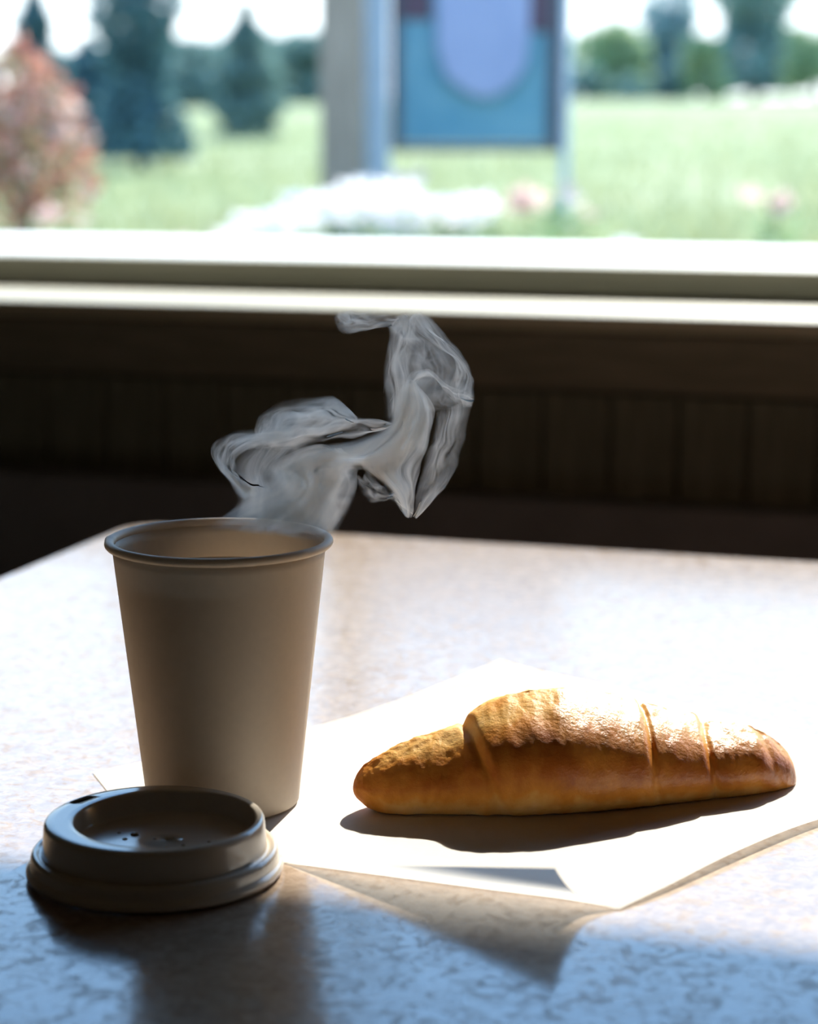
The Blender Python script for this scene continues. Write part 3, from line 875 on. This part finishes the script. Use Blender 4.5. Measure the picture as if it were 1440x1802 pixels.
def wisp(left, right, D0, amp, freq, t0, seed, streak=1.0, nu=130, nv=90, tilt=0.0, edge=1.1):
    left = [Zp(p) for p in left]; right = [Zp(p) for p in right]
    fr, bk = [], []
    o = steam.location
    for i in range(nu + 1):
        u = i / nu
        a, b_ = catmull(left, u), catmull(right, u)
        for j in range(nv + 1):
            v = j / nv
            wv = v + 0.05 * noise.noise((u * 5, v * 4, seed))
            wv = min(max(wv, 0), 1) if 0 < j < nv else v
            px = a[0] + (b_[0] - a[0]) * wv + 5 * noise.noise((u * 7, v * 3, seed + 9))
            py = a[1] + (b_[1] - a[1]) * wv + 5 * noise.noise((u * 7, v * 3, seed + 5))
            dd = amp * sin(2 * pi * (freq * v + 0.7 * u) + seed) + 0.006 * noise.noise((u * 4, v * 4, seed + 2)) + tilt * (u - 0.5)
            c = at_d(px, py, D0 + dd)
            env = (max(sin(pi * v), 0.0)) ** edge * min(1, u / 0.10) ** 0.8 * min(1, (1 - u) / 0.10) ** 0.8
            w1 = noise.fractal((u * 3 + 1.5 * noise.noise((u * 3, v * 3, seed)), v * 6 + 1.2 * noise.noise((u * 4, v * 2, seed + 3)), seed), 0.8, 2.1, 5)
            rid = 1 - abs(noise.noise((u * 3.5, v * 5 + 1.6 * noise.noise((u * 3, v * 3, seed + 7)), seed + 1))) * 2
            rid = max(0, rid) ** 3
            tex = max(0.10, 0.50 + 0.55 * w1 * streak + 0.45 * rid * streak)
            t = t0 * env * tex
            if j in (0, nv) or i in (0, nu): t = 0.00002
            fr.append(c - H_AX * t / 2 - o); bk.append(c + H_AX * t / 2 - o)
    n = (nu + 1) * (nv + 1); W = nv + 1
    Fc = []
    for i in range(nu):
        for j in range(nv):
            q = (i * W + j, i * W + j + 1, (i + 1) * W + j + 1, (i + 1) * W + j)
            Fc.append(q); Fc.append(tuple(n + k for k in reversed(q)))
    for i in range(nu):
        Fc.append(((i + 1) * W, i * W, n + i * W, n + (i + 1) * W)[::-1])
        Fc.append((i * W + nv, (i + 1) * W + nv, n + (i + 1) * W + nv, n + i * W + nv)[::-1])
    for j in range(nv):
        Fc.append((j, j + 1, n + j + 1, n + j)[::-1])
        k = nu * W; Fc.append((k + j + 1, k + j, n + k + j, n + k + j + 1)[::-1])
    me = bpy.data.meshes.new('wisp')
    me.from_pydata([tuple(v) for v in fr + bk], [], Fc)
    bm = bmesh.new(); bm.from_mesh(me); bmesh.ops.recalc_face_normals(bm, faces=bm.faces)
    if bm.calc_volume(signed=True) < 0: bmesh.ops.reverse_faces(bm, faces=bm.faces)
    bm.to_mesh(me); bm.free()
    me.materials.append(M['steam'])
    o_ = bpy.data.objects.new('wisp', me); COL.objects.link(o_); o_.parent = steam
    return o_
# body of the plume, leaning to the right as it leaves the cup
wisp([(60, 1060), (200, 940), (330, 840), (350, 760), (520, 690), (700, 650), (850, 600), (890, 480), (950, 380)],
     [(640, 1110), (700, 990), (745, 880), (740, 800), (790, 790), (900, 790), (1010, 700), (1085, 560), (1010, 390)], 0.852, 0.010, 0.9, 0.012, 1.3)
wisp([(200, 1060), (330, 930), (340, 790), (420, 720), (560, 670), (640, 700)],
     [(600, 1090), (690, 980), (740, 880), (730, 800), (720, 740), (700, 700)], 0.860, 0.008, 1.4, 0.010, 4.1)
# the bright curled sheet on the right and its hanging tail
wisp([(985, 385), (930, 440), (900, 560), (830, 680), (760, 770), (850, 850), (910, 930), (960, 1000)],
     [(1000, 385), (1070, 470), (1088, 560), (1060, 690), (1030, 780), (1010, 880), (1000, 960), (985, 1005)], 0.846, 0.007, 0.8, 0.011, 2.2, edge=0.6)
# looping lobe on the left
wisp([(400, 720), (290, 690), (200, 740), (215, 830), (270, 850), (330, 870)],
     [(480, 590), (290, 600), (150, 630), (80, 710), (150, 830), (210, 940)], 0.845, 0.008, 0.8, 0.0065, 5.7)
wisp([(280, 640), (290, 570), (380, 490), (520, 465), (650, 465), (745, 555)],
     [(330, 690), (420, 660), (480, 610), (560, 600), (640, 600), (720, 580)], 0.856, 0.009, 0.7, 0.0050, 7.7)
wisp([(300, 640), (400, 600), (520, 570), (660, 540), (800, 560), (900, 570)],
     [(360, 700), (470, 690), (580, 670), (700, 650), (800, 630), (900, 600)], 0.862, 0.006, 1.2, 0.0060, 8.4)
# thin veils above
wisp([(880, 570), (870, 440), (865, 320), (890, 200), (885, 120), (930, 80)],
     [(960, 560), (990, 420), (985, 300), (1000, 220), (1010, 150), (1040, 80)], 0.858, 0.008, 1.1, 0.0050, 3.3)
wisp([(970, 80), (1000, 150), (1120, 240), (1190, 330), (1150, 420), (1190, 500)],
     [(1060, 80), (1150, 180), (1230, 280), (1262, 360), (1275, 450), (1262, 510)], 0.850, 0.006, 0.6, 0.0040, 6.1, edge=0.8)
wisp([(960, 420), (990, 345), (1070, 335), (1150, 400), (1230, 430), (1268, 450)],
     [(1000, 430), (1030, 385), (1080, 380), (1130, 430), (1190, 480), (1268, 500)], 0.845, 0.004, 0.7, 0.0042, 9.2)
wisp([(1095, 520), (1080, 640), (1040, 760), (1020, 880), (990, 1000)],
     [(1270, 480), (1230, 640), (1190, 780), (1120, 900), (1010, 1005)], 0.862, 0.010, 0.9, 0.0034, 10.5)
wisp([(640, 80), (640, 130), (680, 170), (760, 165), (830, 150), (900, 130)],
     [(700, 65), (760, 65), (800, 66), (850, 80), (900, 90), (960, 95)], 0.850, 0.003, 0.8, 0.0042, 12.3)
wisp([(720, 820), (770, 900), (800, 940), (880, 930), (960, 960)],
     [(800, 800), (850, 850), (900, 880), (930, 900), (990, 990)], 0.868, 0.004, 0.8, 0.0022, 14.0)
# soft veil filling the space inside the upper loop
wisp([(860, 560), (865, 420), (880, 280), (890, 180), (900, 90)],
     [(1260, 500), (1255, 400), (1220, 290), (1130, 190), (1010, 85)], 0.866, 0.012, 0.8, 0.0026, 17.0, streak=0.8)
wisp([(130, 1040), (200, 900), (170, 780), (260, 660), (330, 600), (420, 520)],
     [(420, 1040), (420, 900), (420, 800), (470, 720), (560, 660), (700, 560)], 0.868, 0.010, 0.9, 0.0034, 18.5, streak=0.8)
